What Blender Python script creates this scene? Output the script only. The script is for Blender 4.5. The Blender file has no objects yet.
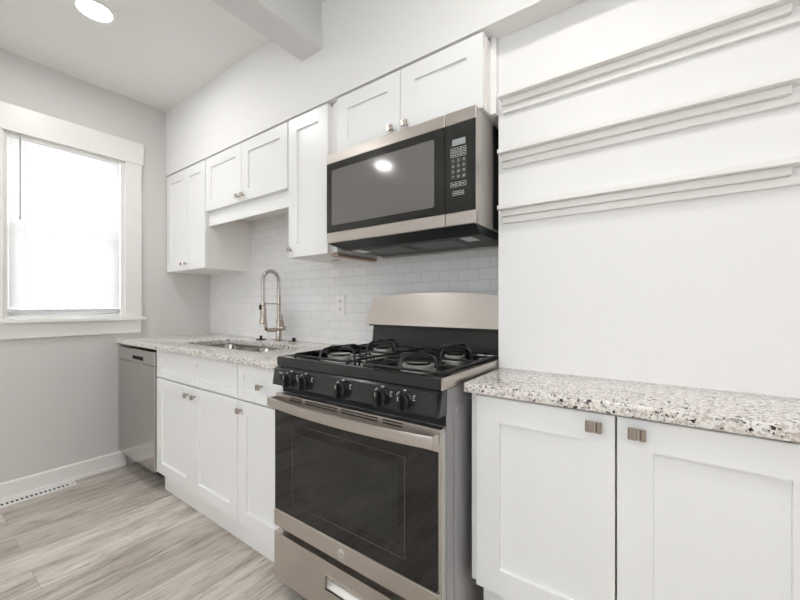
import bpy, bmesh, math, random
from mathutils import Vector, Matrix
random.seed(4)
PI = math.pi
scn = bpy.context.scene
C = scn.collection

# ------------------------------------------------------------------ camera, world, exposure
cam_d = bpy.data.cameras.new('camera'); cam = bpy.data.objects.new('camera', cam_d); C.objects.link(cam)
cam.location = (3.105, -1.569, 1.14); cam.rotation_euler = (PI/2, 0, math.radians(35.684))
cam_d.lens = 364.82/800*36; cam_d.sensor_width = 36; cam_d.shift_y = 4.5/800; cam_d.clip_start = 0.02
scn.camera = cam
scn.view_settings.view_transform = 'Standard'; scn.view_settings.look = 'None'
scn.view_settings.gamma = 1; scn.view_settings.use_curve_mapping = False
scn.view_settings.exposure = 0.10
scn.cycles.use_denoising = True
scn.cycles.max_bounces = 12; scn.cycles.diffuse_bounces = 8; scn.cycles.transparent_max_bounces = 24
scn.cycles.sample_clamp_indirect = 6; scn.cycles.caustics_reflective = False; scn.cycles.caustics_refractive = False
world = bpy.data.worlds.new('world'); scn.world = world; world.use_nodes = True
wb = world.node_tree.nodes['Background']; wb.inputs['Color'].default_value = (0.92, 0.955, 1.0, 1); wb.inputs['Strength'].default_value = 9.0
CAN_STRENGTH = 135.0

# ------------------------------------------------------------------ materials
def nodes(m): return m.node_tree.nodes, m.node_tree.links
def P(name, col, rough=0.5, metal=0.0, coat=0.0, spec=0.5):
    m = bpy.data.materials.new(name); m.use_nodes = True
    b = m.node_tree.nodes['Principled BSDF']
    b.inputs['Base Color'].default_value = (*col, 1); b.inputs['Roughness'].default_value = rough
    b.inputs['Metallic'].default_value = metal; b.inputs['Coat Weight'].default_value = coat
    b.inputs['Specular IOR Level'].default_value = spec
    return m
def coords(m, scale=(1, 1, 1), rot=(0, 0, 0), geo=True):
    n, l = nodes(m)
    g = n.new('ShaderNodeNewGeometry'); mp = n.new('ShaderNodeMapping')
    mp.inputs['Scale'].default_value = scale; mp.inputs['Rotation'].default_value = rot
    l.new(g.outputs['Position'], mp.inputs['Vector'])
    return mp.outputs['Vector']
def noise(m, vec, scale, detail=3, rough=.5):
    n, l = nodes(m); t = n.new('ShaderNodeTexNoise'); l.new(vec, t.inputs['Vector'])
    t.inputs['Scale'].default_value = scale; t.inputs['Detail'].default_value = detail; t.inputs['Roughness'].default_value = rough
    return t.outputs['Fac']
def ramp(m, fac, stops):
    n, l = nodes(m); r = n.new('ShaderNodeValToRGB'); l.new(fac, r.inputs['Fac'])
    e = r.color_ramp.elements
    while len(e) > 1: e.remove(e[-1])
    e[0].position = stops[0][0]; e[0].color = (*stops[0][1], 1)
    for p, c in stops[1:]:
        x = e.new(p); x.color = (*c, 1)
    return r.outputs['Color']
def mix(m, fac, a, b, mode='MIX'):
    n, l = nodes(m); x = n.new('ShaderNodeMix'); x.data_type = 'RGBA'; x.blend_type = mode
    for sock, v in ((x.inputs[0], fac), (x.inputs[6], a), (x.inputs[7], b)):
        if isinstance(v, (int, float)): sock.default_value = v
        elif isinstance(v, tuple): sock.default_value = (*v, 1)
        else: l.new(v, sock)
    return x.outputs[2]
def maprange(m, fac, lo, hi):
    n, l = nodes(m); x = n.new('ShaderNodeMapRange'); l.new(fac, x.inputs[0]); x.inputs[3].default_value = lo; x.inputs[4].default_value = hi
    return x.outputs[0]
def bsdf(m): return m.node_tree.nodes['Principled BSDF']
def setc(m, c): m.node_tree.links.new(c, bsdf(m).inputs['Base Color'])
def bump(m, h, strength, dist=.002):
    n, l = nodes(m); b = n.new('ShaderNodeBump'); l.new(h, b.inputs['Height']); b.inputs['Strength'].default_value = strength; b.inputs['Distance'].default_value = dist
    l.new(b.outputs['Normal'], bsdf(m).inputs['Normal'])

def paint(name, col, rough=.6, b=.04):
    m = P(name, col, rough); v = coords(m); f = noise(m, v, 220, 2); bump(m, f, b, .001)
    f2 = noise(m, v, 1.5, 2); setc(m, mix(m, maprange(m, f2, 0, .04), col, tuple(c*.9 for c in col)))
    return m
M = {}
M['wall_grey'] = paint('wall_grey', (.66, .645, .63), .65)
M['wall_white'] = paint('wall_white', (.80, .795, .785), .6)
M['chase_white'] = paint('chase_white', (.835, .83, .832), .55)
M['ceiling'] = paint('ceiling', (.82, .815, .80), .8)
M['beam'] = paint('beam', (.72, .72, .715), .6)
M['trim'] = paint('trim', (.83, .82, .80), .35, .01)
M['cabinet'] = paint('cabinet', (.855, .855, .852), .32, .01)
M['cabinet_side'] = paint('cabinet_side', (.86, .835, .80), .4, .01)
M['raw_wood'] = P('raw_wood', (.42, .30, .22), .5)
M['black'] = P('black', (.012, .012, .013), .4)
M['gap'] = P('gap', (.02, .02, .02), .8)
M['enamel'] = P('enamel', (.005, .005, .0055), .07, 0, .5)
M['enamel_grey'] = P('enamel_grey', (.020, .022, .023), .2, 0, .3)
M['cast_iron'] = P('cast_iron', (.012, .012, .012), .35)
M['black_glass'] = P('black_glass', (.006, .006, .006), .05, 0, 0, .6)
M['mw_glass'] = P('mw_glass', (.016, .016, .015), .08, 0, 0, .6)
M['plastic_black'] = P('plastic_black', (.012, .012, .013), .25)
M['plastic_white'] = P('plastic_white', (.80, .79, .77), .3)
M['lcd'] = P('lcd', (.32, .36, .36), .2)
M['print'] = P('print', (.62, .62, .60), .5)
M['chrome'] = P('chrome', (.75, .73, .71), .12, 1)
M['aluminium'] = P('aluminium', (.80, .79, .77), .38, .85)
M['nickel'] = P('nickel', (.50, .44, .395), .26, 1)
M['hood_black'] = P('hood_black', (.010, .014, .015), .45)
M['filter_mesh'] = P('filter_mesh', (.16, .17, .17), .5, .7)
M['label_gold'] = P('label_gold', (.45, .38, .12), .5)
M['glassy'] = None
def steel(name, col, r0, r1, stretch):
    m = P(name, col, .3, 1); v = coords(m, stretch); f = noise(m, v, 1, 3)
    m.node_tree.links.new(maprange(m, f, r0, r1), bsdf(m).inputs['Roughness'])
    setc(m, mix(m, f, col, tuple(min(1, c*1.01) for c in col)))
    return m
M['steel'] = steel('steel', (.62, .575, .535), .28, .33, (1.5, 1.5, 6))
M['steel_v'] = steel('steel_v', (.58, .56, .54), .14, .24, (400, 400, 3))
M['steel_side'] = steel('steel_side', (.66, .65, .67), .2, .3, (40, 3, 3))
M['mw_side'] = P('mw_side', (.62, .585, .56), .3, .35)
M['range_side'] = P('range_side', (.42, .41, .43), .3, .35)
M['sink_steel'] = steel('sink_steel', (.42, .39, .36), .15, .25, (60, 60, 60))
# tile
m = P('tile', (.84, .83, .83), .09); n, l = nodes(m)
g = n.new('ShaderNodeNewGeometry'); sp = n.new('ShaderNodeSeparateXYZ'); cb = n.new('ShaderNodeCombineXYZ')
l.new(g.outputs['Position'], sp.inputs[0]); l.new(sp.outputs['X'], cb.inputs['X']); l.new(sp.outputs['Z'], cb.inputs['Y'])
mp = n.new('ShaderNodeMapping'); mp.inputs['Location'].default_value = (.02, .012, 0); l.new(cb.outputs[0], mp.inputs[0])
bt = n.new('ShaderNodeTexBrick'); l.new(mp.outputs[0], bt.inputs['Vector'])
for k, v in dict(Scale=1.0).items(): bt.inputs[k].default_value = v
bt.inputs['Brick Width'].default_value = .104; bt.inputs['Row Height'].default_value = .0527; bt.inputs['Mortar Size'].default_value = .0016
bt.inputs['Mortar Smooth'].default_value = .3
bt.inputs['Color1'].default_value = (.84, .835, .84, 1); bt.inputs['Color2'].default_value = (.80, .795, .80, 1); bt.inputs['Mortar'].default_value = (.62, .61, .61, 1)
l.new(bt.outputs['Color'], bsdf(m).inputs['Base Color'])
inv = n.new('ShaderNodeMath'); inv.operation = 'SUBTRACT'; inv.inputs[0].default_value = 1; l.new(bt.outputs['Fac'], inv.inputs[1])
wv = noise(m, mp.outputs[0], 26, 1)
ad = n.new('ShaderNodeMath'); ad.operation = 'MULTIPLY_ADD'; l.new(wv, ad.inputs[0]); ad.inputs[1].default_value = .12; l.new(inv.outputs[0], ad.inputs[2])
bump(m, ad.outputs[0], .5, .0012)
l.new(maprange(m, bt.outputs['Fac'], .08, .6), bsdf(m).inputs['Roughness'])
M['tile'] = m
# floor planks, boards run along Y
m = P('planks', (.4, .36, .32), .38); n, l = nodes(m)
g = n.new('ShaderNodeNewGeometry'); sp = n.new('ShaderNodeSeparateXYZ'); cb = n.new('ShaderNodeCombineXYZ')
l.new(g.outputs['Position'], sp.inputs[0]); l.new(sp.outputs['Y'], cb.inputs['X']); l.new(sp.outputs['X'], cb.inputs['Y'])
bt = n.new('ShaderNodeTexBrick'); l.new(cb.outputs[0], bt.inputs['Vector'])
bt.offset = .37; bt.inputs['Scale'].default_value = 1; bt.inputs['Brick Width'].default_value = 1.22; bt.inputs['Row Height'].default_value = .18
bt.inputs['Mortar Size'].default_value = .0008; bt.inputs['Color1'].default_value = (0, 0, 0, 1); bt.inputs['Color2'].default_value = (1, 1, 1, 1); bt.inputs['Mortar'].default_value = (.5, .5, .5, 1)
mp = n.new('ShaderNodeMapping'); mp.inputs['Scale'].default_value = (2.6, 14, 1); l.new(cb.outputs[0], mp.inputs[0])
# shift the grain from board to board
addv = n.new('ShaderNodeVectorMath'); addv.operation = 'ADD'; l.new(mp.outputs[0], addv.inputs[0])
scv = n.new('ShaderNodeVectorMath'); scv.operation = 'SCALE'; l.new(bt.outputs['Color'], scv.inputs[0]); scv.inputs['Scale'].default_value = 7; l.new(scv.outputs[0], addv.inputs[1])
f1 = noise(m, addv.outputs[0], .9, 7, .66); f2 = noise(m, addv.outputs[0], 4, 6, .7)
c1 = ramp(m, f1, [(.28, (.24, .20, .16)), (.38, (.43, .385, .335)), (.50, (.60, .56, .51)), (.75, (.73, .70, .66))])
c2 = ramp(m, f2, [(.30, (.42, .38, .36)), (.46, (.85, .84, .83)), (.6, (1, 1, 1))])
c3 = mix(m, .55, c1, c2, 'MULTIPLY')
mp2 = n.new('ShaderNodeMapping'); mp2.inputs['Scale'].default_value = (5.5, 55, 1); l.new(cb.outputs[0], mp2.inputs[0])
av2 = n.new('ShaderNodeVectorMath'); av2.operation = 'ADD'; l.new(mp2.outputs[0], av2.inputs[0]); l.new(scv.outputs[0], av2.inputs[1])
f3 = noise(m, av2.outputs[0], 1.0, 8, .7)
c3 = mix(m, 1.0, c3, ramp(m, f3, [(.30, (.36, .32, .28)), (.40, (.84, .82, .80)), (.47, (1, 1, 1))]), 'MULTIPLY')
tone = mix(m, bt.outputs['Color'], (.80, .77, .74), (1.14, 1.14, 1.15))
c4 = mix(m, 1.0, c3, tone, 'MULTIPLY')
c5 = mix(m, bt.outputs['Fac'], c4, (.24, .21, .18)); setc(m, c5)
bump(m, f2, .12, .001); M['planks'] = m
# granite
m = P('granite', (.7, .68, .65), .16); n, l = nodes(m); v = coords(m)
big = noise(m, v, 26, 4, .6); mid = noise(m, v, 75, 4, .65)
def vor(scale, thr_lo, thr_hi):
    d = n.new('ShaderNodeTexNoise'); d.inputs['Scale'].default_value = scale*1.2; l.new(v, d.inputs['Vector'])
    mv = n.new('ShaderNodeVectorMath'); mv.operation = 'MULTIPLY_ADD'; l.new(d.outputs['Color'], mv.inputs[0]); mv.inputs[1].default_value = (.9/scale,)*3; l.new(v, mv.inputs[2])
    t = n.new('ShaderNodeTexVoronoi'); t.inputs['Scale'].default_value = scale; l.new(mv.outputs[0], t.inputs['Vector'])
    s = n.new('ShaderNodeSeparateColor'); l.new(t.outputs['Color'], s.inputs[0])
    r = n.new('ShaderNodeMapRange'); l.new(s.outputs[0], r.inputs[0]); r.inputs[1].default_value = thr_lo; r.inputs[2].default_value = thr_hi
    return r.outputs[0]
base = ramp(m, mid, [(.30, (.54, .49, .44)), (.42, (.72, .685, .64)), (.55, (.83, .805, .775))])
taupe = mix(m, vor(150, .76, .84), base, (.56, .48, .43))
grey = mix(m, vor(230, .80, .88), taupe, (.50, .49, .48))
c = mix(m, vor(260, .925, .945), grey, (.10, .08, .075))
sp2 = mix(m, vor(130, .965, .975), c, (.045, .035, .035)); setc(m, sp2)
M['granite'] = m
# oven window dots
m = P('oven_window', (.012, .012, .012), .07); n, l = nodes(m); v = coords(m)
t = n.new('ShaderNodeTexVoronoi'); t.inputs['Scale'].default_value = 110; t.inputs['Randomness'].default_value = 0; l.new(v, t.inputs['Vector'])
setc(m, ramp(m, t.outputs['Distance'], [(.30, (.042, .041, .039)), (.42, (.014, .014, .014))])); M['oven_window'] = m
m = P('mw_window', (.1, .1, .1), .10); n, l = nodes(m); v = coords(m)
t = n.new('ShaderNodeTexVoronoi'); t.inputs['Scale'].default_value = 420; t.inputs['Randomness'].default_value = 0; l.new(v, t.inputs['Vector'])
setc(m, ramp(m, t.outputs['Distance'], [(.25, (.20, .19, .18)), (.45, (.13, .125, .12))])); M['mw_window'] = m
# blinds, glass, lamp
m = bpy.data.materials.new('blind_slat'); m.use_nodes = True; n, l = nodes(m); b = bsdf(m); b.inputs['Base Color'].default_value = (.9, .9, .9, 1); b.inputs['Roughness'].default_value = .4
tr = n.new('ShaderNodeBsdfTranslucent'); tr.inputs[0].default_value = (.93, .93, .94, 1); mx = n.new('ShaderNodeMixShader'); mx.inputs[0].default_value = .21
l.new(b.outputs[0], mx.inputs[1]); l.new(tr.outputs[0], mx.inputs[2]); l.new(mx.outputs[0], n['Material Output'].inputs[0]); M['slat'] = m
m = bpy.data.materials.new('pane'); m.use_nodes = True; n, l = nodes(m)
tp = n.new('ShaderNodeBsdfTransparent'); tp.inputs[0].default_value = (.96, .98, .98, 1); gl = n.new('ShaderNodeBsdfGlossy'); gl.inputs['Roughness'].default_value = .02
mx = n.new('ShaderNodeMixShader'); mx.inputs[0].default_value = .06; l.new(tp.outputs[0], mx.inputs[1]); l.new(gl.outputs[0], mx.inputs[2]); l.new(mx.outputs[0], n['Material Output'].inputs[0]); M['pane'] = m
m = bpy.data.materials.new('lamp_lens'); m.use_nodes = True; n, l = nodes(m)
em = n.new('ShaderNodeEmission'); em.inputs[0].default_value = (1, .985, .968, 1); em.inputs[1].default_value = CAN_STRENGTH; l.new(em.outputs[0], n['Material Output'].inputs[0]); M['lamp'] = m

# ------------------------------------------------------------------ mesh helpers (all coordinates are room coordinates)
class MB:
    def __init__(s): s.bm = bmesh.new()
    def box(s, x0, x1, y0, y1, z0, z1, bev=0, seg=1):
        r = bmesh.ops.create_cube(s.bm, size=1)['verts']
        for v in r: v.co = Vector(((x0+x1)/2 + v.co.x*(x1-x0), (y0+y1)/2 + v.co.y*(y1-y0), (z0+z1)/2 + v.co.z*(z1-z0)))
        if bev:
            es = list({e for v in r for e in v.link_edges})
            bmesh.ops.bevel(s.bm, geom=es, offset=bev, segments=seg, affect='EDGES', profile=.5)
        return s
    def cyl(s, c, r, h, axis='Z', seg=24, r2=None, bev=0):
        d = bmesh.ops.create_cone(s.bm, cap_ends=True, segments=seg, radius1=r, radius2=r if r2 is None else r2, depth=h)['verts']
        R = {'Z': Matrix.Identity(3), 'Y': Matrix.Rotation(PI/2, 3, 'X'), 'X': Matrix.Rotation(PI/2, 3, 'Y')}[axis]
        for v in d: v.co = R @ v.co + Vector(c)
        if bev:
            es = [e for e in {e for v in d for e in v.link_edges} if any(len(f.verts) > 4 for f in e.link_faces)]
            bmesh.ops.bevel(s.bm, geom=es, offset=bev, segments=2, affect='EDGES', profile=.5)
        return s
    def tube(s, pts, r, seg=10, closed=False):
        pts = [Vector(p) for p in pts]; N = len(pts); rings = []
        up = None
        for i, p in enumerate(pts):
            a = pts[(i-1) % N] if (closed or i) else p; b = pts[(i+1) % N] if (closed or i < N-1) else p
            t = (b-a).normalized()
            if up is None:
                up = Vector((0, 0, 1)) if abs(t.z) < .9 else Vector((1, 0, 0))
            x = t.cross(up).normalized(); y = x.cross(t).normalized(); up = y
            rr = r[i] if isinstance(r, (list, tuple)) else r
            rings.append([s.bm.verts.new(p + rr*(math.cos(2*PI*k/seg)*x + math.sin(2*PI*k/seg)*y)) for k in range(seg)])
        for i in range(N if closed else N-1):
            A, B = rings[i], rings[(i+1) % N]
            for k in range(seg): s.bm.faces.new((A[k], A[(k+1) % seg], B[(k+1) % seg], B[k]))
        if not closed:
            s.bm.faces.new(rings[0][::-1]); s.bm.faces.new(rings[-1])
        return s
    def prism(s, prof, axis, a, b):
        f = {'X': lambda p, t: (t, p[0], p[1]), 'Y': lambda p, t: (p[0], t, p[1]), 'Z': lambda p, t: (p[0], p[1], t)}[axis]
        A = [s.bm.verts.new(f(p, a)) for p in prof]; B = [s.bm.verts.new(f(p, b)) for p in prof]
        n_ = len(prof)
        for i in range(n_): s.bm.faces.new((A[i], A[(i+1) % n_], B[(i+1) % n_], B[i]))
        s.bm.faces.new(A[::-1]); s.bm.faces.new(B); return s
    def rings(s, x0, x1, z0, z1, yf, prof):
        """prof: (inset, depth) rings of a panel facing -Y, first and last are capped"""
        R = []
        for i, d in prof:
            R.append([s.bm.verts.new(p) for p in ((x0+i, yf+d, z0+i), (x1-i, yf+d, z0+i), (x1-i, yf+d, z1-i), (x0+i, yf+d, z1-i))])
        for A, B in zip(R, R[1:]):
            for k in range(4): s.bm.faces.new((A[k], A[(k+1) % 4], B[(k+1) % 4], B[k]))
        s.bm.faces.new(R[0][::-1]); s.bm.faces.new(R[-1]); return s
    def lathe(s, prof, c, seg=28, axis='Z'):
        c = Vector(c); L = []
        for r, h in prof:
            row = []
            for k in range(seg):
                a = 2*PI*k/seg; p = Vector((r*math.cos(a), r*math.sin(a), h))
                if axis == 'Y': p = Vector((p.x, -p.z, p.y))     # height grows towards -Y
                row.append(s.bm.verts.new(c+p))
            L.append(row)
        for A, B in zip(L, L[1:]):
            for k in range(seg): s.bm.faces.new((A[k], A[(k+1) % seg], B[(k+1) % seg], B[k]))
        s.bm.faces.new(L[0][::-1]); s.bm.faces.new(L[-1]); return s
    def build(s, name, mat, parent=None, smooth=None, tagv=None):
        bm = s.bm; bmesh.ops.recalc_face_normals(bm, faces=bm.faces)
        if parent is not None: o0 = Vector(parent['origin_xyz'])
        else:
            xs = [v.co for v in bm.verts]; lo = [min(v[i] for v in xs) for i in range(3)]; hi = [max(v[i] for v in xs) for i in range(3)]
            o0 = Vector(((lo[0]+hi[0])/2, (lo[1]+hi[1])/2, lo[2]))
        bmesh.ops.translate(bm, verts=bm.verts, vec=-o0)
        me = bpy.data.meshes.new(name); bm.to_mesh(me); bm.free()
        me.materials.append(M[mat] if isinstance(mat, str) else mat)
        o = bpy.data.objects.new(name, me); C.objects.link(o)
        if smooth:
            for p in me.polygons: p.use_smooth = True
            me.set_sharp_from_angle(angle=math.radians(smooth))
        if parent is not None: o.parent = parent
        else: o.location = o0
        o['origin_xyz'] = list(o0)
        return o
def tag(o, label, cat, group=None):
    o['label'] = label; o['category'] = cat
    if group: o['group'] = group
    return o
def struct(o): o['kind'] = 'structure'; return o
def thing(name, label, cat, loc, group=None):
    o = bpy.data.objects.new(name, None); C.objects.link(o); o.location = loc; o.empty_display_size = .1
    o['origin_xyz'] = list(loc); return tag(o, label, cat, group)
def copy_tree(o, parent=None):
    c = o.copy(); C.objects.link(c)
    if parent is not None: c.parent = parent
    for ch in list(o.children): copy_tree(ch, c)
    return c
def fill_curve(loops, z0, z1, bev=0.0):
    """flat outline with holes, extruded; returns a bmesh in room coordinates"""
    cu = bpy.data.curves.new('outline', 'CURVE'); cu.dimensions = '2D'; cu.fill_mode = 'BOTH'
    for lp in loops:
        sp_ = cu.splines.new('POLY'); sp_.points.add(len(lp)-1); sp_.use_cyclic_u = True
        for p, q in zip(sp_.points, lp): p.co = (q[0], q[1], 0, 1)
    cu.extrude = (z1-z0)/2 - bev; cu.bevel_depth = bev; cu.bevel_resolution = 2; cu.offset = -bev
    o = bpy.data.objects.new('outline', cu); C.objects.link(o)
    dg = bpy.context.evaluated_depsgraph_get(); me = bpy.data.meshes.new_from_object(o.evaluated_get(dg))
    mb = MB(); mb.bm.from_mesh(me); bmesh.ops.remove_doubles(mb.bm, verts=mb.bm.verts, dist=1e-5)
    bmesh.ops.translate(mb.bm, verts=mb.bm.verts, vec=(0, 0, (z0+z1)/2))
    bpy.data.objects.remove(o); bpy.data.meshes.remove(me); bpy.data.curves.remove(cu)
    return mb
def text_into(mb, s, x, y, z, size, depth=.0004):
    """writing on a face towards -Y, centred on (x, z)"""
    cu = bpy.data.curves.new('txt', 'FONT'); cu.body = s; cu.size = size; cu.extrude = depth; cu.align_x = 'CENTER'; cu.align_y = 'CENTER'
    o = bpy.data.objects.new('txt', cu); C.objects.link(o)
    dg = bpy.context.evaluated_depsgraph_get(); me = bpy.data.meshes.new_from_object(o.evaluated_get(dg))
    me.transform(Matrix.Translation((x, y, z)) @ Matrix.Rotation(PI/2, 4, 'X')); mb.bm.from_mesh(me)
    bpy.data.objects.remove(o); bpy.data.meshes.remove(me); bpy.data.curves.remove(cu)
def rrect(x0, x1, y0, y1, r, n_=8):
    out = []
    for cx_, cy_, a0 in ((x1-r, y1-r, 0), (x0+r, y1-r, PI/2), (x0+r, y0+r, PI), (x1-r, y0+r, 1.5*PI)):
        for k in range(n_+1):
            a = a0 + k*PI/2/n_; out.append((cx_+r*math.cos(a), cy_+r*math.sin(a)))
    return out

# ------------------------------------------------------------------ setting
XR, YF, ZC = 5.0, -4.4, 2.62
W0, W1, WZ0, WZ1 = -1.195, -.607, 1.05, 2.16          # kitchen window opening in the left wall
struct(MB().box(-.02, XR+.1, YF-.1, .1, -.05, 0).build('floor', 'planks'))
struct(MB().box(-.1, XR+.1, YF-.1, .1, ZC, ZC+.08).build('ceiling', 'ceiling'))
w = MB(); w.box(-.12, 0, YF-.1, W0, 0, ZC).box(-.12, 0, W1, .1, 0, ZC).box(-.12, 0, W0, W1, 0, WZ0).box(-.12, 0, W0, W1, WZ1, ZC)
struct(w.build('wall_left', 'wall_grey'))
struct(MB().box(0, XR, 0, .1, 0, ZC).build('wall_back', 'tile'))
struct(MB().box(XR, XR+.1, YF-.1, .1, 0, ZC).build('wall_right', 'wall_white'))
w = MB(); a, b_, c_, d_ = 1.7, 3.2, .95, 2.10
w.box(-.1, a, YF-.1, YF, 0, ZC).box(b_, XR+.1, YF-.1, YF, 0, ZC).box(a, b_, YF-.1, YF, 0, c_).box(a, b_, YF-.1, YF, d_, ZC)
struct(w.build('wall_front', 'wall_white'))
struct(MB().box(0, XR, -.338, 0, 2.128, ZC).build('wall_soffit', 'wall_white'))
struct(MB().box(2.610, XR, -.25, 0, 0, 2.128).build('wall_chase', 'chase_white'))
struct(MB().box(1.598, 1.748, YF, -.338, 2.393, ZC).build('ceiling_beam', 'beam'))
# unseen rear window, added to let in fill light
w = struct(MB().box(a, b_, YF-.07, YF-.03, c_, c_+.05).box(a, b_, YF-.07, YF-.03, d_-.05, d_).box(a, a+.05, YF-.07, YF-.03, c_, d_).box(b_-.05, b_, YF-.07, YF-.03, c_, d_).box(2.42, 2.48, YF-.07, YF-.03, c_, d_).build('added_fill_window', 'trim'))
MB().box(a+.04, b_-.04, YF-.055, YF-.05, c_+.04, d_-.04).build('pane', 'pane', w)
# baseboard with shoe moulding
struct(MB().prism([(0, 0), (0, .108), (.006, .108), (.013, .100), (.013, .022), (.018, .018), (.019, 0)], 'Y', YF, -.60).build('baseboard_left', 'trim'))
# kitchen window: casing, sill, sashes
w = struct(MB().box(0, .022, W1, -.506, WZ0, 2.153, .002).box(0, .022, -1.30, W0, WZ0, 2.153, .002)
    .box(0, .027, -1.312, -.494, 2.153, 2.308, .002).build('window_1', 'trim'))
MB().box(-.03, .05, -1.325, -.484, 1.030, 1.052, .003, 2).build('window_sill', 'trim', w)
MB().box(0, .02, -1.30, -.506, .937, 1.030, .002).build('apron', 'trim', w)
s_ = MB(); s_.box(-.119, -.0005, W0+.0002, W0+.02, WZ0+.02, WZ1-.02).box(-.119, -.0005, W1-.02, W1-.0002, WZ0+.02, WZ1-.02).box(-.119, -.0005, W0+.0002, W1-.0002, WZ1-.02, WZ1-.0002).box(-.119, -.0005, W0+.0002, W1-.0002, WZ0+.0025, WZ0+.02)
s_.build('jamb', 'trim', w)
def sash(z0, z1, x):
    f = MB(); y0, y1 = W0+.02, W1-.02
    f.box(x, x+.03, y0, y0+.045, z0+.045, z1-.04).box(x, x+.03, y1-.045, y1, z0+.045, z1-.04).box(x, x+.03, y0, y1, z0, z0+.045).box(x, x+.03, y0, y1, z1-.04, z1)
    o = f.build('sash', 'trim', w); MB().box(x+.012, x+.016, y0+.04, y1-.04, z0+.04, z1-.035).build('pane', 'pane', o)
sash(1.07, 1.62, -.065); sash(1.58, 2.14, -.10)
# ------------------------------------------------------------------ blind
t = thing('window_blind', 'closed white mini blind hanging inside the kitchen window', 'blind', (-.015, -.9, 2.14))
y0, y1 = W0+.021, W1-.021
MB().box(-.03, -.001, y0, y1, 2.128, 2.158, .002).build('headrail', 'trim', t)
s_ = MB(); zs = 2.118
while zs > 1.126:
    s_.prism([(-.0135, zs+.0125), (-.0100, zs+.0040), (-.0060, zs-.0125), (-.0066, zs-.0127), (-.0107, zs+.0036), (-.0141, zs+.0122)], 'Y', y0+.003, y1-.003); zs -= .0205
s_.build('slats', 'slat', t)
MB().box(-.026, .0, y0, y1, 1.090, 1.112, .003, 2).build('bottom_rail', P('rail', (.62, .62, .66), .4), t)
for yy in (-1.10, -.70): MB().tube([(0.001, yy, 2.13), (0.001, yy, 1.10)], .0008, 5).build('ladder_cord', 'plastic_white', t)
MB().tube([(.010, -1.124, 2.150), (.012, -1.124, 1.66)], .0035, 6).cyl((.012, -1.124, 1.655), .0045, .02, seg=8).build('wand', P('wand', (.42, .42, .43), .25), t)

# ------------------------------------------------------------------ ceiling lights
def can(x, y, label):
    t = thing('recessed_light', label, 'ceiling light', (x, y, ZC), 'recessed ceiling lights')
    MB().lathe([(.068, 0), (.068, -.004), (.072, -.007), (.090, -.004), (.092, 0)], (x, y, ZC)).build('trim_ring', 'trim', t, 40)
    MB().cyl((x, y, ZC-.0025), .0675, .004, seg=32).build('lens', 'lamp', t)
    return t
c0 = can(.79, -.975, 'round recessed ceiling light near the window wall')
for x, y, lb in ((.70, -2.24, 'round recessed ceiling light farther back on the window side'), (2.85, -1.02, 'round recessed ceiling light above the range'),
                 (2.85, -2.3, 'added unseen ceiling light for fill, behind the range light'), (4.3, -1.3, 'added unseen ceiling light for fill, over the far right'), (2.85, -3.5, 'added unseen ceiling light for fill, by the added rear window, middle'), (4.3, -2.9, 'added unseen ceiling light for fill, at the right rear')):  # lights on this line are added out of view to brighten the room
    c = copy_tree(c0); c.location = (x, y, ZC); c['label'] = lb

# ------------------------------------------------------------------ floor register
t = thing('floor_register', 'long white slotted floor vent cover beside the baseboard', 'vent', (.07, -1.08, 0))
x0, x1, ya, yb = .021, .098, -1.32, -.885
f = MB(); f.box(x0, x0+.022, ya+.03, yb-.03, 0, .004).box(x1-.022, x1, ya+.03, yb-.03, 0, .004).box(x0, x1, ya, ya+.03, 0, .004).box(x0, x1, yb-.03, yb, 0, .004)
yy = ya+.03
while yy < yb-.03:
    f.box(x0+.02, x1-.02, yy+.011, yy+.020, 0, .0038); yy += .020
f.build('grille', 'trim', t)
MB().box(x0+.01, x1-.01, ya+.035, yb-.035, .0002, .0012).build('duct_opening', 'gap', t)
MB().cyl(((x0+x1)/2, yb-.015, .0045), .0035, .001, seg=12).build('screw', 'gap', t)

# ------------------------------------------------------------------ cabinets
RAIL = .066
def knob(x, z, yf, parent, w_=.026, h_=.022):
    b = MB(); y = yf
    b.cyl((x, y-.009, z), .005, .019, 'Y', 12)
    # bowed square face, wavy section seen from above
    pr = [(-w_/2, -.018), (-w_/2, -.025), (-w_*.42, -.0265), (-w_*.12, -.0285), (w_*.02, -.0245), (w_*.14, -.0245), (w_*.26, -.0285), (w_*.44, -.0265), (w_/2, -.024), (w_/2, -.018)]
    b.prism([(x+p[0], y+p[1]) for p in pr], 'Z', z-h_/2, z+h_/2)
    return b.build('knob', 'nickel', parent)
def door(x0, x1, z0, z1, yf, parent, name='door', rail=RAIL, k=None, kw=.026, kh=.022, rail_tb=None):
    b = MB(); b.rings(x0, x1, z0, z1, yf, [(0, .019), (0, .0016), (.0016, 0), (rail, 0), (rail+.0012, .0100)])
    o = b.build(name, 'cabinet', parent)
    if k: knob(k[0], k[1], yf, o, kw, kh)
    return o
def drawer_front(x0, x1, z0, z1, yf, parent, k=None, name='drawer'):
    b = MB(); r = .052
    b.rings(x0, x1, z0, z1, yf, [(0, .019), (0, .0016), (.0016, 0), (.044, 0), (.0452, .0100)])
    o = b.build(name, 'cabinet', parent)
    if k: knob(k[0], k[1], yf, o)
    return o
def carcass(x0, x1, y0, z0, z1, parent, mat='cabinet_side', name='body', yb=-.001, top=True):
    """hollow box: sides, back, top, bottom and a face frame at y0"""
    b = MB(); th = .016
    b.box(x0, x0+th, y0, yb, z0, z1).box(x1-th, x1, y0, yb, z0, z1).box(x0+th, x1-th, y0, yb, z0, z0+th).box(x0+th, x1-th, y0, yb if top else y0+.055, z1-th, z1).box(x0+th, x1-th, yb-.006, yb, z0+th, z1-th)
    return b.build(name, mat, parent)
YU = -.335      # upper door faces
ZT, ZL = 2.126, 1.388
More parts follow.
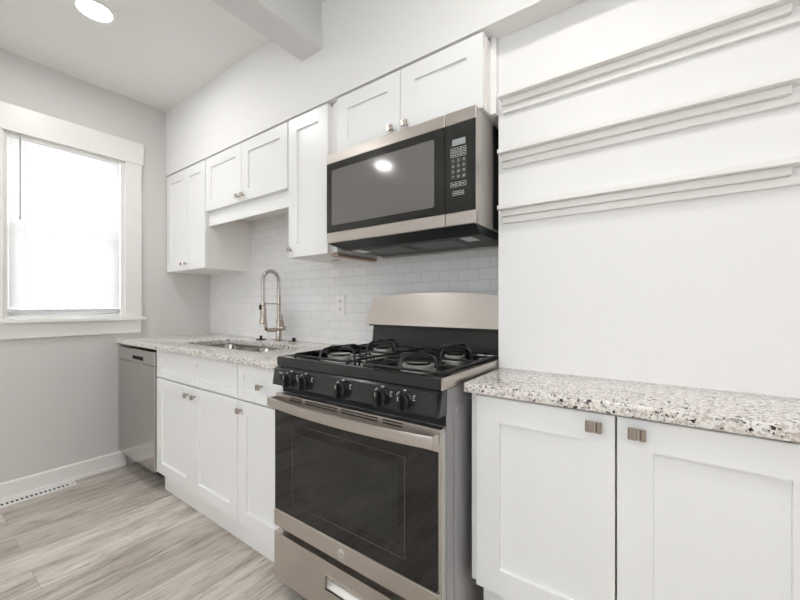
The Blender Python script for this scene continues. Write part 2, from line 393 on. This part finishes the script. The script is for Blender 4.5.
# wall cabinets
ZB = 2.113
t = thing('wall_cabinet', 'tall white two-door wall cabinet in the corner beside the window', 'cabinet', (.3, -.16, ZL), 'white wall cabinets')
carcass(.002, .598, YU+.021, ZL, ZB, t)
door(.006, .303, ZL, ZT-.007, YU, t, k=(.275, ZL+.045)); door(.306, .594, ZL, ZT-.007, YU, t, k=(.334, ZL+.045))
t = thing('wall_cabinet', 'short white two-door wall cabinet above the sink and faucet', 'cabinet', (1.04, -.16, 1.762), 'white wall cabinets')
carcass(.600, 1.479, YU+.021, 1.762, ZB, t)
door(.604, 1.033, 1.764, ZT-.007, YU, t, k=(1.008, 1.797)); door(1.037, 1.475, 1.764, ZT-.007, YU, t, k=(1.064, 1.797))
MB().box(.602, 1.478, YU+.026, YU+.042, 1.672, 1.7615).build('valance', 'cabinet', t)
t = thing('wall_cabinet', 'narrow tall white single-door wall cabinet left of the microwave', 'cabinet', (1.64, -.16, ZL), 'white wall cabinets')
carcass(1.481, 1.789, YU+.021, ZL, ZB, t)
door(1.486, 1.786, ZL, ZT-.007, YU, t, k=(1.512, 1.428))
MB().box(1.7892, 1.820, -.305, -.001, ZL+.006, ZT).build('filler_strip', 'cabinet', t)
MB().box(1.775, 1.821, -.300, -.002, ZL-.010, ZL-.0002).build('raw_edge_strip', 'raw_wood', t)['label'] = 'bare brown wood strip under the cabinet'
MB().box(1.60, 1.66, -.14, -.11, ZL-.0015, ZL-.0001).build('sticker', 'label_gold', t)
t = thing('wall_cabinet', 'wide short white two-door wall cabinet directly above the microwave', 'cabinet', (2.2, -.16, 1.846), 'white wall cabinets')
carcass(1.845, 2.588, YU+.021, 1.843, ZB, t)
door(1.848, 2.217, 1.846, ZT-.007, YU, t, k=(2.180, 1.878)); door(2.221, 2.585, 1.846, ZT-.007, YU, t, k=(2.254, 1.878))
MB().box(1.8205, 1.8445, -.305, -.001, 1.846, ZT).build('filler_strip', 'cabinet', t)
MB().box(2.5885, 2.6095, -.275, -.001, 1.8435, ZT).build('filler_strip', 'cabinet', t)

# base cabinets
YB = -.632
t = thing('base_cabinet', 'white sink base cabinet with two doors beside the dishwasher', 'cabinet', (1.05, -.3, 0), 'white base cabinets')
carcass(.610, 1.500, YB+.021, .116, .868, t, top=False)
door(.612, 1.058, .128, .696, YB, t, k=(1.021, .652)); door(1.062, 1.498, .128, .696, YB, t, k=(1.100, .652))
for x0, x1 in ((.612, 1.058), (1.062, 1.498)): drawer_front(x0, x1, .703, .864, YB, t, name='false_drawer_front')
MB().box(.612, 1.501, -.585, -.565, .0, .115).build('toe_kick', 'cabinet', t)
t = thing('base_cabinet', 'narrow white base cabinet with one drawer left of the range', 'cabinet', (1.68, -.3, 0), 'white base cabinets')
carcass(1.502, 1.853, YB+.021, .116, .868, t, top=False)
door(1.504, 1.852, .128, .696, YB, t, k=(1.535, .655)); drawer_front(1.504, 1.852, .703, .864, YB, t, k=(1.693, .783))
MB().box(1.502, 1.853, -.585, -.565, .0, .115).build('toe_kick', 'cabinet', t)
# shallow cabinet under the shelves
YS = -.549
t = thing('base_cabinet', 'shallow white two-door cabinet under the granite ledge right of the range', 'cabinet', (3.01, -.4, 0), 'white base cabinets')
carcass(2.630, 3.388, YS+.021, .300, .876, t, 'cabinet', yb=-.251)
door(2.653, 3.0125, .302, .870, YS, t, rail=.072, k=(2.969, .841), kw=.036, kh=.026); door(3.0165, 3.384, .302, .870, YS, t, rail=.072, k=(3.058, .841), kw=.036, kh=.026)
MB().box(2.645, 3.388, YS+.075, YS+.091, 0, .2995).build('toe_kick', 'cabinet', t)

# ------------------------------------------------------------------ countertops
SX0, SX1, SY0, SY1 = .660, 1.455, -.50, -.19
mb = fill_curve([[(.001, -.653), (1.855, -.653), (1.855, -.0005), (.001, -.0005)], rrect(SX0, SX1, SY0, SY1, .075)], .869, .900, .003)
ct = tag(mb.build('countertop', 'granite', smooth=30), 'long speckled granite countertop around the sink, left of the range', 'countertop', 'granite countertops')
mb = fill_curve([[(2.621, -.565), (3.62, -.565), (3.62, -.2505), (2.621, -.2505)]], .8765, .906, .003)
tag(mb.build('countertop', 'granite', smooth=30), 'shallow speckled granite countertop on the cabinet under the shelves', 'countertop', 'granite countertops')

# ------------------------------------------------------------------ sink
t = thing('sink', 'undermounted stainless steel double bowl sink in the granite counter', 'sink', (1.04, -.37, .67))
def bowl(x0, x1, y0, y1, z0, z1):
    b = MB(); R = []
    for ins, z in ((-.018, z1), (0, z1), (.004, z1-.02), (.012, z0+.03), (.035, z0+.004), (.09, z0)):
        R.append([b.bm.verts.new((p[0], p[1], z)) for p in rrect(x0+ins, x1-ins, y0+ins, y1-ins, max(.012, .07-ins*.5), 6)])
    n_ = len(R[0])
    for A, B in zip(R, R[1:]):
        for k in range(n_): b.bm.faces.new((A[k], A[(k+1) % n_], B[(k+1) % n_], B[k]))
    b.bm.faces.new(R[-1]); return b
for x0, x1 in ((.650, 1.032), (1.056, 1.464)):
    o = bowl(x0, x1, SY0-.008, SY1+.010, .69, .868).build('bowl', 'sink_steel', t, 50)
    sm = o.modifiers.new('thick', 'SOLIDIFY'); sm.thickness = .0015; sm.offset = -1
    MB().lathe([(.052, 0), (.050, .003), (.038, .002), (.036, .001)], ((x0+x1)/2, (SY0+SY1)/2, .6905)).build('drain', 'chrome', o, 40)
MB().box(1.034, 1.054, SY0+.0, SY1, .845, .8675, .006, 3).build('divider', 'sink_steel', t, 40)

# ------------------------------------------------------------------ faucet (arch runs along Y over the bowls)
FX, FY = 1.058, -.085
t = thing('faucet', 'tall spring-neck pull-down faucet in brushed nickel behind the sink', 'faucet', (FX, FY, .9))
MB().lathe([(.029, 0), (.029, .004), (.025, .008), (.0185, .010), (.0185, .135), (.0165, .140), (.014, .142)], (FX, FY, .9003)).build('body', 'nickel', t, 35)
MB().cyl((FX+.034, FY, .985), .0155, .045, 'X', 20, bev=.002).tube([(FX+.050, FY, .985), (FX+.054, FY-.01, 1.03), (FX+.056, FY-.02, 1.075)], [.006, .005, .004], 8).build('lever_handle', 'nickel', t, 35)
MB().tube([(FX, FY, 1.03), (FX, FY, 1.20)], .0125, 14).build('riser', 'nickel', t, 50)
R_ = .0580; cy_ = FY - R_; zc = 1.290
path = [(FX, FY, 1.19+.11*k/4) for k in range(5)] + [(FX, cy_+R_*math.cos(a), zc+R_*1.12*math.sin(a)) for a in [PI*k/24 for k in range(1, 24)]] + [(FX, FY-2*R_, zc-.150*k/6) for k in range(7)]
MB().tube(path, .0062, 10).build('hose', 'steel_v', t, 60)
# spring
co = []; P_ = [Vector(p) for p in path]; acc = [0]
for p, q in zip(P_, P_[1:]): acc.append(acc[-1]+(q-p).length)
turns = 34; NN = turns*12
for i in range(NN+1):
    s = acc[-1]*i/NN; k = max(0, min(len(P_)-2, next((j for j in range(len(acc)-1) if acc[j+1] >= s), len(P_)-2)))
    f = (s-acc[k])/max(1e-6, acc[k+1]-acc[k]); p = P_[k].lerp(P_[k+1], f); tn = (P_[k+1]-P_[k]).normalized()
    x = Vector((1, 0, 0)); y = tn.cross(x).normalized(); a = 2*PI*turns*i/NN
    co.append(p + .0125*(math.cos(a)*x + math.sin(a)*y))
MB().tube(co, .0019, 5).build('spring', 'nickel', t, 80)
hy = FY-2*R_
MB().lathe([(.011, 0), (.016, -.004), (.0165, -.02), (.019, -.024), (.019, -.085), (.022, -.095), (.022, -.115), (.018, -.120)], (FX, hy, 1.137)).build('spray_head', 'nickel', t, 35)
MB().box(FX-.004, FX+.004, hy-.028, hy-.015, 1.108, 1.138, .002).build('spray_button', 'plastic_black', t)
MB().tube([(FX, FY, 1.145), (FX, FY-.11, 1.145)], .0045, 8).cyl((FX, FY, 1.145), .0145, .018, bev=.002).lathe([(.0135, -.009), (.018, -.009), (.018, .009), (.0135, .009)], (FX, hy, 1.145), 20).build('holder_arm', 'nickel', t, 40)
MB().tube([(FX, FY, .975), (FX, FY-.075, .975), (FX, FY-.092, .982), (FX, FY-.098, 1.00), (FX, FY-.098, 1.05)], [.0145, .0135, .012, .009, .0065], 14).build('side_spout', 'nickel', t, 50)
def stopper(x, y, label, mat):
    b = tag(MB().lathe([(.034, 0), (.036, .003), (.030, .008), (.012, .010), (.008, .014), (.009, .022), (.012, .026), (.010, .030)], (x, y, .9002)).build('sink_stopper', mat, None, 40), label, 'sink stopper', 'sink stoppers on the counter')
    return b
stopper(.905, -.115, 'black sink stopper on the counter, left of the faucet', 'plastic_black')
t = thing('sink_stopper', 'black knobbed stopper with a steel rim, right of the faucet', 'sink stopper', (1.225, -.095, .9), 'sink stoppers on the counter')
MB().lathe([(.038, 0), (.040, .004), (.034, .009), (.030, .009)], (1.225, -.095, .9002)).build('rim', 'chrome', t, 40)
MB().lathe([(.030, .009), (.014, .013), (.008, .018), (.014, .026), (.012, .030)], (1.225, -.095, .9002)).build('handle', 'plastic_black', t, 40)

# outlet
t = thing('wall_outlet', 'white electrical outlet on the tiles between sink and range', 'outlet', (1.543, 0, 1.135))
MB().box(1.505, 1.580, -.006, 0, 1.076, 1.196, .003, 2).build('cover_plate', 'plastic_white', t)
for zz in (1.112, 1.160):
    o = MB().box(1.526, 1.559, -.0085, -.006, zz-.014, zz+.014, .002).build('socket', 'plastic_white', t)
    MB().box(1.535, 1.5375, -.0088, -.008, zz-.006, zz+.006).box(1.547, 1.5495, -.0088, -.008, zz-.006, zz+.006).cyl((1.5423, -.0085, zz-.009), .0022, .0008, 'Y', 10).build('slots', 'gap', o)
MB().cyl((1.5425, -.0065, 1.136), .003, .001, 'Y', 12).build('screw', 'print', t)

# ------------------------------------------------------------------ dishwasher
t = thing('dishwasher', 'stainless steel dishwasher under the counter in the corner', 'dishwasher', (.31, -.3, 0))
YD = -.642
MB().box(.022, .603, -.59, -.03, .085, .845).build('tub', 'gap', t)
d = MB().box(.004, .604, YD, -.592, .118, .762, .004, 2).build('door', 'steel_v', t)
b = MB(); px0, px1, pz0, pz1 = .255, .435, .783, .806
b.box(.004, px0, YD, -.592, .7625, .850, .003).box(px1, .604, YD, -.592, .7625, .850, .003).box(px0, px1, YD, -.592, .7625, pz0).box(px0, px1, YD, -.592, pz1, .850)
b.build('control_strip', 'steel_v', t)
MB().box(px0, px1, YD+.022, YD+.03, pz0, pz1).build('pocket_handle', 'gap', t)
MB().box(.03, .595, -.55, -.54, .02, .085).build('kick_plate', 'plastic_black', t)
for x in (.06, .565): MB().cyl((x, -.50, .0425), .014, .085, seg=14).build('leg', 'plastic_black', t)

# ------------------------------------------------------------------ range
RX0, RX1 = 1.857, 2.607
t = thing('gas_range', 'freestanding stainless gas range with black cooktop and oven door', 'gas range', (2.24, -.35, 0))
YR = -.685
MB().box(RX0+.004, RX1-.002, -.645, -.02, .06, .895).build('body', 'range_side', t)
MB().prism([(-.60, .14), (-.60, .80), (-.57, .84), (-.12, .84), (-.09, .80), (-.09, .14), (-.12, .10), (-.57, .10)], 'X', RX1-.003, RX1+.0015).build('side_panel', 'range_side', t)
for x in (RX0+.05, RX1-.05):
    for y in (-.60, -.08): MB().cyl((x, y, .03), .018, .06, seg=16).build('leg', 'plastic_black', t)
# cooktop: rim frame around a recessed pan
YC = -.672
ck = MB(); z0, z1 = .8965, .934
ck.box(RX0, RX1-.006, YC, YC+.028, z0, z1, .004, 2).box(RX0, RX0+.03, YC+.02, -.10, z0, z1, .004, 2).box(RX1-.036, RX1-.006, YC+.02, -.10, z0, z1, .004, 2).box(RX0, RX1-.006, -.13, -.09, z0, z1, .004, 2)
ck.box(RX0+.02, RX1-.02, YC+.02, -.10, z0+.004, z0+.018)
ckt = ck.build('cooktop', 'enamel', t, 30)
MB().prism([(YC+.002, .898), (YC+.002, .9315), (-.12, .9315), (-.12, .898)], 'X', RX1-.006, RX1).build('side_trim', 'steel', t)
MB().box(RX0+.002, RX1-.008, YC-.0015, YC, .899, .931).build('front_edge', 'enamel_grey', t)
# control panel, leaning
MB().prism([(-.645, .8955), (-.672, .8955), (YR, .888), (-.693, .827), (-.688, .825), (-.645, .825)], 'X', RX0, RX1-.008).build('control_panel', 'enamel_grey', t)
MB().prism([(-.645, .8955), (-.670, .8955), (-.692, .827), (-.645, .825)], 'X', RX1-.008, RX1).build('panel_end_cap', 'enamel_grey', t)
def range_knob(x, z):
    b = MB(); y = -.689
    b.lathe([(.030, 0), (.030, .004), (.0265, .005), (.0255, .020), (.023, .023)], (x, y, z), 28, 'Y')
    o = b.build('knob', 'plastic_black', t, 35)
    g_ = MB().box(x-.0065, x+.0065, y-.036, y-.020, z-.0245, z+.0245, .003, 2); g_.build('grip', 'plastic_black', o, 40)
    for q in ((x-.001, x+.001, y-.0365, y-.0355, z+.008, z+.020), (x+.030, x+.037, y-.0012, y+.003, z+.018, z+.020), (x+.030, x+.034, y-.0012, y+.003, z+.012, z+.014), (x-.004, x+.004, y-.001, y+.004, z+.030, z+.033), (x+.030, x+.036, y-.0012, y+.003, z+.006, z+.008)):
        MB().box(*q).build('marking', 'print', o)
    arc = [(x+.0305*math.cos(a), y-.0042, z+.0305*math.sin(a)) for a in [PI*(.68+.64*k/14) for k in range(15)]]
    MB().tube(arc, .0017, 5).build('dial_ring', 'aluminium', o)
for x in (1.967, 2.050, 2.238, 2.406, 2.490): range_knob(x, .856)
sw = MB().cyl((1.903, -.6915, .858), .008, .007, 'Y', 16, bev=.001).build('light_switch', 'plastic_black', t)
mk = MB(); mk.box(1.893, 1.913, -.6895, -.684, .8745, .8765).build('marking', 'print', sw)
# oven door
b = MB(); DX0, DX1 = RX0+.001, RX1-.001
b.box(DX0, DX1, YR+.008, -.648, .271, .782, .003)
b.build('oven_door', 'steel_v', t)
od = t.children[-1]
MB().box(DX0+.001, DX1-.012, YR+.001, YR+.0079, .335, .728, .001).build('door_glass', 'black_glass', od)
MB().box(2.00, 2.46, YR+.0006, YR+.0012, .415, .655).build('oven_window', 'oven_window', od)
fr = MB(); fr.box(1.965, 1.969, YR+.0004, YR+.0012, .385, .690).box(2.485, 2.489, YR+.0004, YR+.0012, .385, .690).box(1.969, 2.485, YR+.0004, YR+.0012, .385, .388).box(1.969, 2.485, YR+.0004, YR+.0012, .687, .690)
fr.build('window_border', P('window_border', (.05, .05, .05), .2), od)
MB().box(DX0, DX1-.001, YR-.003, YR+.0079, .2715, .3345, .003, 2).build('lower_trim', 'steel', od)
vb = MB(); vb.prism([(YR+.0079, .7285), (YR+.003, .7285), (YR+.003, .757), (YR+.008, .7895), (YR+.030, .7905), (YR+.030, .782), (YR+.012, .781)], 'X', DX0, DX1-.001)
vb.build('vent_trim', 'steel', od)
sl = MB()
dy, dz = .026, .038
MB().box(RX0+.004, RX1-.003, -.6475, -.6452, .7915, .8245).build('door_gap_shade', 'gap', t)  # added dark strip over the body front, standing for shade in the gap
for (xa, xb) in ((1.945, 2.015), (2.035, 2.20), (2.22, 2.38), (2.40, 2.475)):
    for k in (.34, .64):
        z_ = .7735 if k < .5 else .7825; y_ = YR+.003+.005*(z_-.757)/.0325
        sl.box(xa, xb, y_-.0006, y_+.004, z_-.0021, z_+.0021)
sl.build('vent_slots', 'gap', od)
# bowed strap handle
b = MB(); N_ = 24; hx0, hx1 = 1.863, 2.601; V_ = []
for i in range(N_+1):
    f = i/N_; x = hx0+(hx1-hx0)*f; yy = -.722 - .026*(1-(2*f-1)**2)
    zt_, zb_ = .783, .748
    V_.append([b.bm.verts.new(p) for p in ((x, yy+.012, zb_+.003), (x, yy+.001, zb_), (x, yy, zb_+.004), (x, yy, zt_-.004), (x, yy+.001, zt_), (x, yy+.012, zt_-.003))])
for A, B in zip(V_, V_[1:]):
    for k in range(6): b.bm.faces.new((A[k], A[(k+1) % 6], B[(k+1) % 6], B[k]))
b.bm.faces.new(V_[0]); b.bm.faces.new(V_[-1][::-1])
b.box(hx0, hx0+.016, -.715, YR+.004, .750, .781, .002).box(hx1-.016, hx1, -.715, YR+.004, .750, .781, .002)
b.build('door_handle', 'steel', od, 30)
# round medallion on the lower trim
mx_, mz_ = 2.228, .301
lo = MB().lathe([(.0155, 0), (.0155, .002), (.0145, .003), (.0138, .003), (.0132, .002)], (mx_, YR-.003, mz_), 32, 'Y').build('emblem', 'aluminium', od, 30)
e_ = MB(); text_into(e_, 'GE', mx_, YR-.0054, mz_, .014, .0003)
e_.tube([(mx_+.0118*math.cos(a), YR-.0054, mz_+.0118*math.sin(a)) for a in [2*PI*k/32 for k in range(32)]], .0005, 4, True)
e_.build('monogram', 'nickel', lo)
# drawer
b = MB(); q0, q1, qz0, qz1 = 2.150, 2.345, .146, .194; yd = YR-.001
b.box(DX0, q0, yd, -.648, .064, .245).box(q1, DX1, yd, -.648, .064, .245).box(q0, q1, yd, -.648, .064, qz0).box(q0, q1, yd, -.648, qz1, .245)
dr = b.build('storage_drawer', 'steel', t)
b = MB(); b.prism([(yd+.028, qz0), (yd+.028, qz1), (yd+.024, qz1), (yd+.022, qz0+.018), (yd+.004, qz0+.004), (yd+.004, qz0)], 'X', q0, q1)
b.build('pocket', 'aluminium', dr)
MB().box(q0-.005, q0, yd-.0015, yd+.006, qz0-.005, qz1+.005).box(q1, q1+.005, yd-.0015, yd+.006, qz0-.005, qz1+.005).box(q0-.005, q1+.005, yd-.0015, yd+.006, qz1, qz1+.005).box(q0-.005, q1+.005, yd-.0015, yd+.006, qz0-.005, qz0).build('pocket_frame', 'steel', dr)
# burners and grates
def burner(x, y, r):
    zb = .9150
    o = MB().lathe([(r+.018, 0), (r+.014, .003), (r*.9, .004), (r*.88, .013), (r*1.12, .0145), (r*1.12, .0220), (r*.6, .0235)], (x, y, zb), 36).build('burner', 'aluminium', t, 35)
    MB().lathe([(r*.86, .0222), (r*.90, .0235), (r*.90, .0270), (r*.80, .0285), (r*.2, .029)], (x, y, zb), 36).build('burner_cap', 'enamel', o, 35)
burner(2.055, -.515, .046); burner(2.055, -.245, .038); burner(2.425, -.515, .050); burner(2.425, -.245, .036)
def arch(p0, p1, zlo, zhi, n_=16):
    out = []
    for i in range(n_+1):
        f = i/n_; u = abs(2*f-1); z = zlo+(zhi-zlo)*(1-u**7)**.5 if u < 1 else zlo
        out.append((p0[0]+(p1[0]-p0[0])*f, p0[1]+(p1[1]-p0[1])*f, z))
    return out
for gx in (2.055, 2.425):
    g_ = MB(); hw = .155; ya_, yb_ = -.640, -.130
    lp = rrect(gx-hw, gx+hw, ya_, yb_, .035, 5); g_.tube([(p[0], p[1], .9395) for p in lp], .0045, 8, True)
    gr = g_.build('grate', 'cast_iron', t, 60)
    for yy in (-.515, -.245):
        MB().tube(arch((gx-.078, yy), (gx+.078, yy), .9155, .970, 20), .0048, 8).build('grate_arch', 'cast_iron', gr, 60)
        MB().tube(arch((gx, yy-.118), (gx, yy+.118), .9155, .972, 20), .0048, 8).build('grate_arch', 'cast_iron', gr, 60)
        for e in (-1, 1): MB().tube([(gx+e*hw, yy, .9395), (gx+e*.079, yy, .9395)], .004, 8).build('grate_bar', 'cast_iron', gr, 60)
    MB().tube([(gx-hw, -.38, .9395), (gx+hw, -.38, .9395)], .0045, 8).build('grate_bar', 'cast_iron', gr, 60)
    for p in ((gx-hw+.01, ya_+.012), (gx+hw-.01, ya_+.012), (gx-hw+.01, yb_-.012), (gx+hw-.01, yb_-.012)): MB().cyl((p[0], p[1], .9265), .006, .022, seg=10).build('grate_foot', 'cast_iron', gr)
# backguard
MB().prism([(-.02, .90), (-.088, .90), (-.088, .940), (-.078, 1.02), (-.078, 1.045), (-.02, 1.045)], 'X', RX0+.004, RX1-.006).build('backguard_riser', 'enamel_grey', t)
pr = []; N_ = 20
for i in range(N_+1):
    f = i/N_; pr.append((RX0+.006+(RX1-RX0-.012)*f, 1.170+.026*(1-(2*f-1)**2)))
b = MB(); F_ = [b.bm.verts.new((x, -.088, z)) for x, z in pr]; K_ = [b.bm.verts.new((x, -.02, z)) for x, z in pr]
xb0, xb1 = RX0-.008, RX1+.0; L_ = []
for i in range(N_+1):
    f = i/N_; x = xb0+(xb1-xb0)*f; L_.append((b.bm.verts.new((x, -.125, 1.038)), b.bm.verts.new((x, -.02, 1.038)), b.bm.verts.new((x, -.118, 1.062))))
for i in range(N_):
    b.bm.faces.new((F_[i], F_[i+1], K_[i+1], K_[i])); b.bm.faces.new((L_[i][2], L_[i+1][2], F_[i+1], F_[i])); b.bm.faces.new((L_[i][0], L_[i+1][0], L_[i+1][2], L_[i][2])); b.bm.faces.new((L_[i][1], L_[i+1][1], L_[i+1][0], L_[i][0])); b.bm.faces.new((K_[i], K_[i+1], L_[i+1][1], L_[i][1]))
for i in (0, N_): b.bm.faces.new((F_[i], L_[i][2], L_[i][0], L_[i][1], K_[i]))
b.build('backguard', 'steel', t, 25)
MB().box(RX0+.0, RX1-.004, -.110, -.03, 1.030, 1.0378).build('backguard_vent', 'gap', t)

# ------------------------------------------------------------------ microwave
t = thing('microwave', 'stainless over-the-range microwave with black glass door', 'microwave', (2.2, -.19, 1.40))
MX0, MX1, YM = 1.826, 2.576, -.379
MB().box(MX0+.006, MX1-.003, -.342, -.003, 1.428, 1.840).build('case', 'mw_side', t)
MB().box(MX1-.003, MX1+.002, -.215, -.01, 1.435, 1.83).build('side_gap_shade', 'gap', t)  # black strip put on the case as shade for the gap beside it
SEAM = 2.454
b = MB(); b.box(MX0, SEAM-.0015, YM, -.350, 1.426, 1.474, .002).box(MX0, SEAM-.0015, YM, -.350, 1.795, 1.841, .002).box(MX0, SEAM-.0015, YM+.004, -.350, 1.473, 1.796)
dd = b.build('door', 'steel', t)
MB().rings(MX0+.001, SEAM-.0015, 1.4745, 1.7945, YM+.0005, [(0, .003), (0, 0), (.001, 0), (.032, 0), (.033, .0008)]).build('door_glass', 'mw_glass', dd)
b = MB(); R0 = [(p[0], p[1]) for p in rrect(1.860, 2.408, 1.506, 1.762, .008, 4)]
b.prism(R0, 'Y', YM+.0004, YM+.0012); b.build('door_window', 'mw_window', dd)
b = MB(); b.box(SEAM+.0015, MX1, YM, -.350, 1.426, 1.474, .002).box(SEAM+.0015, MX1, YM, -.350, 1.795, 1.841, .002).box(SEAM+.0015, MX1, YM+.003, -.350, 1.473, 1.796)
cp = b.build('control_side', 'steel', t)
MB().box(SEAM+.002, MX1-.001, YM+.0004, YM+.0029, 1.4745, 1.7945).build('control_panel', 'mw_glass', cp)
yk = YM+.0002
MB().box(2.484, 2.537, yk-.0003, yk+.0006, 1.715, 1.738).build('display', 'lcd', cp)
kb = [(2.488+.0215*i, 1.660-.0195*j) for j in range(4) for i in range(3)]
labs = list('123456789') + ['*', '0', '#']
for (x, z), s in zip(kb, labs):
    bo = MB().box(x-.0095, x+.0095, yk-.0002, yk+.0005, z-.0085, z+.0085).build('button', P('key_face', (.05, .05, .05), .3) if 'key_face' not in bpy.data.materials else bpy.data.materials['key_face'], cp)
    q = MB(); text_into(q, s, x, yk-.0005, z, .013, .0002); q.build('digit', 'print', bo)
def outline(x0, x1, z0, z1, th=.0012):
    return MB().box(x0, x1, yk-.0004, yk+.0004, z0, z0+th).box(x0, x1, yk-.0004, yk+.0004, z1-th, z1).box(x0, x0+th, yk-.0004, yk+.0004, z0, z1).box(x1-th, x1, yk-.0004, yk+.0004, z0, z1)
for x0, x1, z0, z1 in ((2.478, 2.4965, 1.692, 1.707), (2.499, 2.5185, 1.692, 1.707), (2.521, 2.540, 1.692, 1.707), (2.478, 2.4965, 1.674, 1.689), (2.499, 2.5185, 1.674, 1.689), (2.521, 2.540, 1.674, 1.689),
                       (2.478, 2.499, 1.566, 1.583), (2.501, 2.515, 1.566, 1.583), (2.517, 2.540, 1.566, 1.583), (2.487, 2.508, 1.535, 1.550), (2.510, 2.531, 1.535, 1.550)):
    q = outline(x0, x1, z0, z1); q.box(x0+.005, x1-.005, yk-.0004, yk+.0004, (z0+z1)/2-.0015, (z0+z1)/2+.0015); q.build('button', 'print', cp)
# underside
b = MB(); b.bm.verts.ensure_lookup_table()
def frus(b, r0, z0, r1, z1):
    A = [b.bm.verts.new((x, y, z0)) for x, y in ((r0[0], r0[2]), (r0[1], r0[2]), (r0[1], r0[3]), (r0[0], r0[3]))]
    B = [b.bm.verts.new((x, y, z1)) for x, y in ((r1[0], r1[2]), (r1[1], r1[2]), (r1[1], r1[3]), (r1[0], r1[3]))]
    for k in range(4): b.bm.faces.new((A[k], A[(k+1) % 4], B[(k+1) % 4], B[k]))
    b.bm.faces.new(A[::-1]); b.bm.faces.new(B)
frus(b, (MX0+.05, MX1-.012, -.31, -.004), 1.398, (MX0+.004, MX1-.002, YM+.004, -.004), 1.4255)
bs = b.build('hood_base', 'hood_black', t)
bs.parent = t
for x0, x1 in ((1.96, 2.17), (2.22, 2.43)):
    f = MB().box(x0, x1, -.27, -.12, 1.3955, 1.3985).build('grease_filter', 'filter_mesh', bs)
for x0 in (1.895, 2.465): MB().box(x0, x0+.05, -.28, -.20, 1.396, 1.3982).build('cooktop_lamp_lens', 'plastic_white', bs)
MB().box(MX0+.05, MX1-.006, -.020, -.003, 1.390, 1.398).build('rear_lip', 'steel', bs)

# ------------------------------------------------------------------ shelf ledges on the chase
def ledge(zb, label):
    t = thing('shelf_ledge', label, 'shelf', (3.0, -.25, zb), 'white wall ledges above the right counter')
    XA, XB = 2.622, 3.3865
    MB().box(XA, XB, -.298, -.2502, zb, zb+.014, .001).build('shelf_board', 'trim', t)
    MB().box(XA+.010, 3.366, -.277, -.2502, zb-.0225, zb-.0003, .0012).build('upper_moulding', 'trim', t)
    MB().box(XA+.008, XB-.001, -.2635, -.2502, zb-.045, zb-.0227, .0012).build('lower_moulding', 'trim', t)
ledge(1.885, 'topmost of three white wall ledges above the right counter')
ledge(1.684, 'middle of three white wall ledges above the right counter')
ledge(1.482, 'lowest of three white wall ledges above the right counter')

for o in bpy.data.objects:
    if 'origin_xyz' in o: del o['origin_xyz']
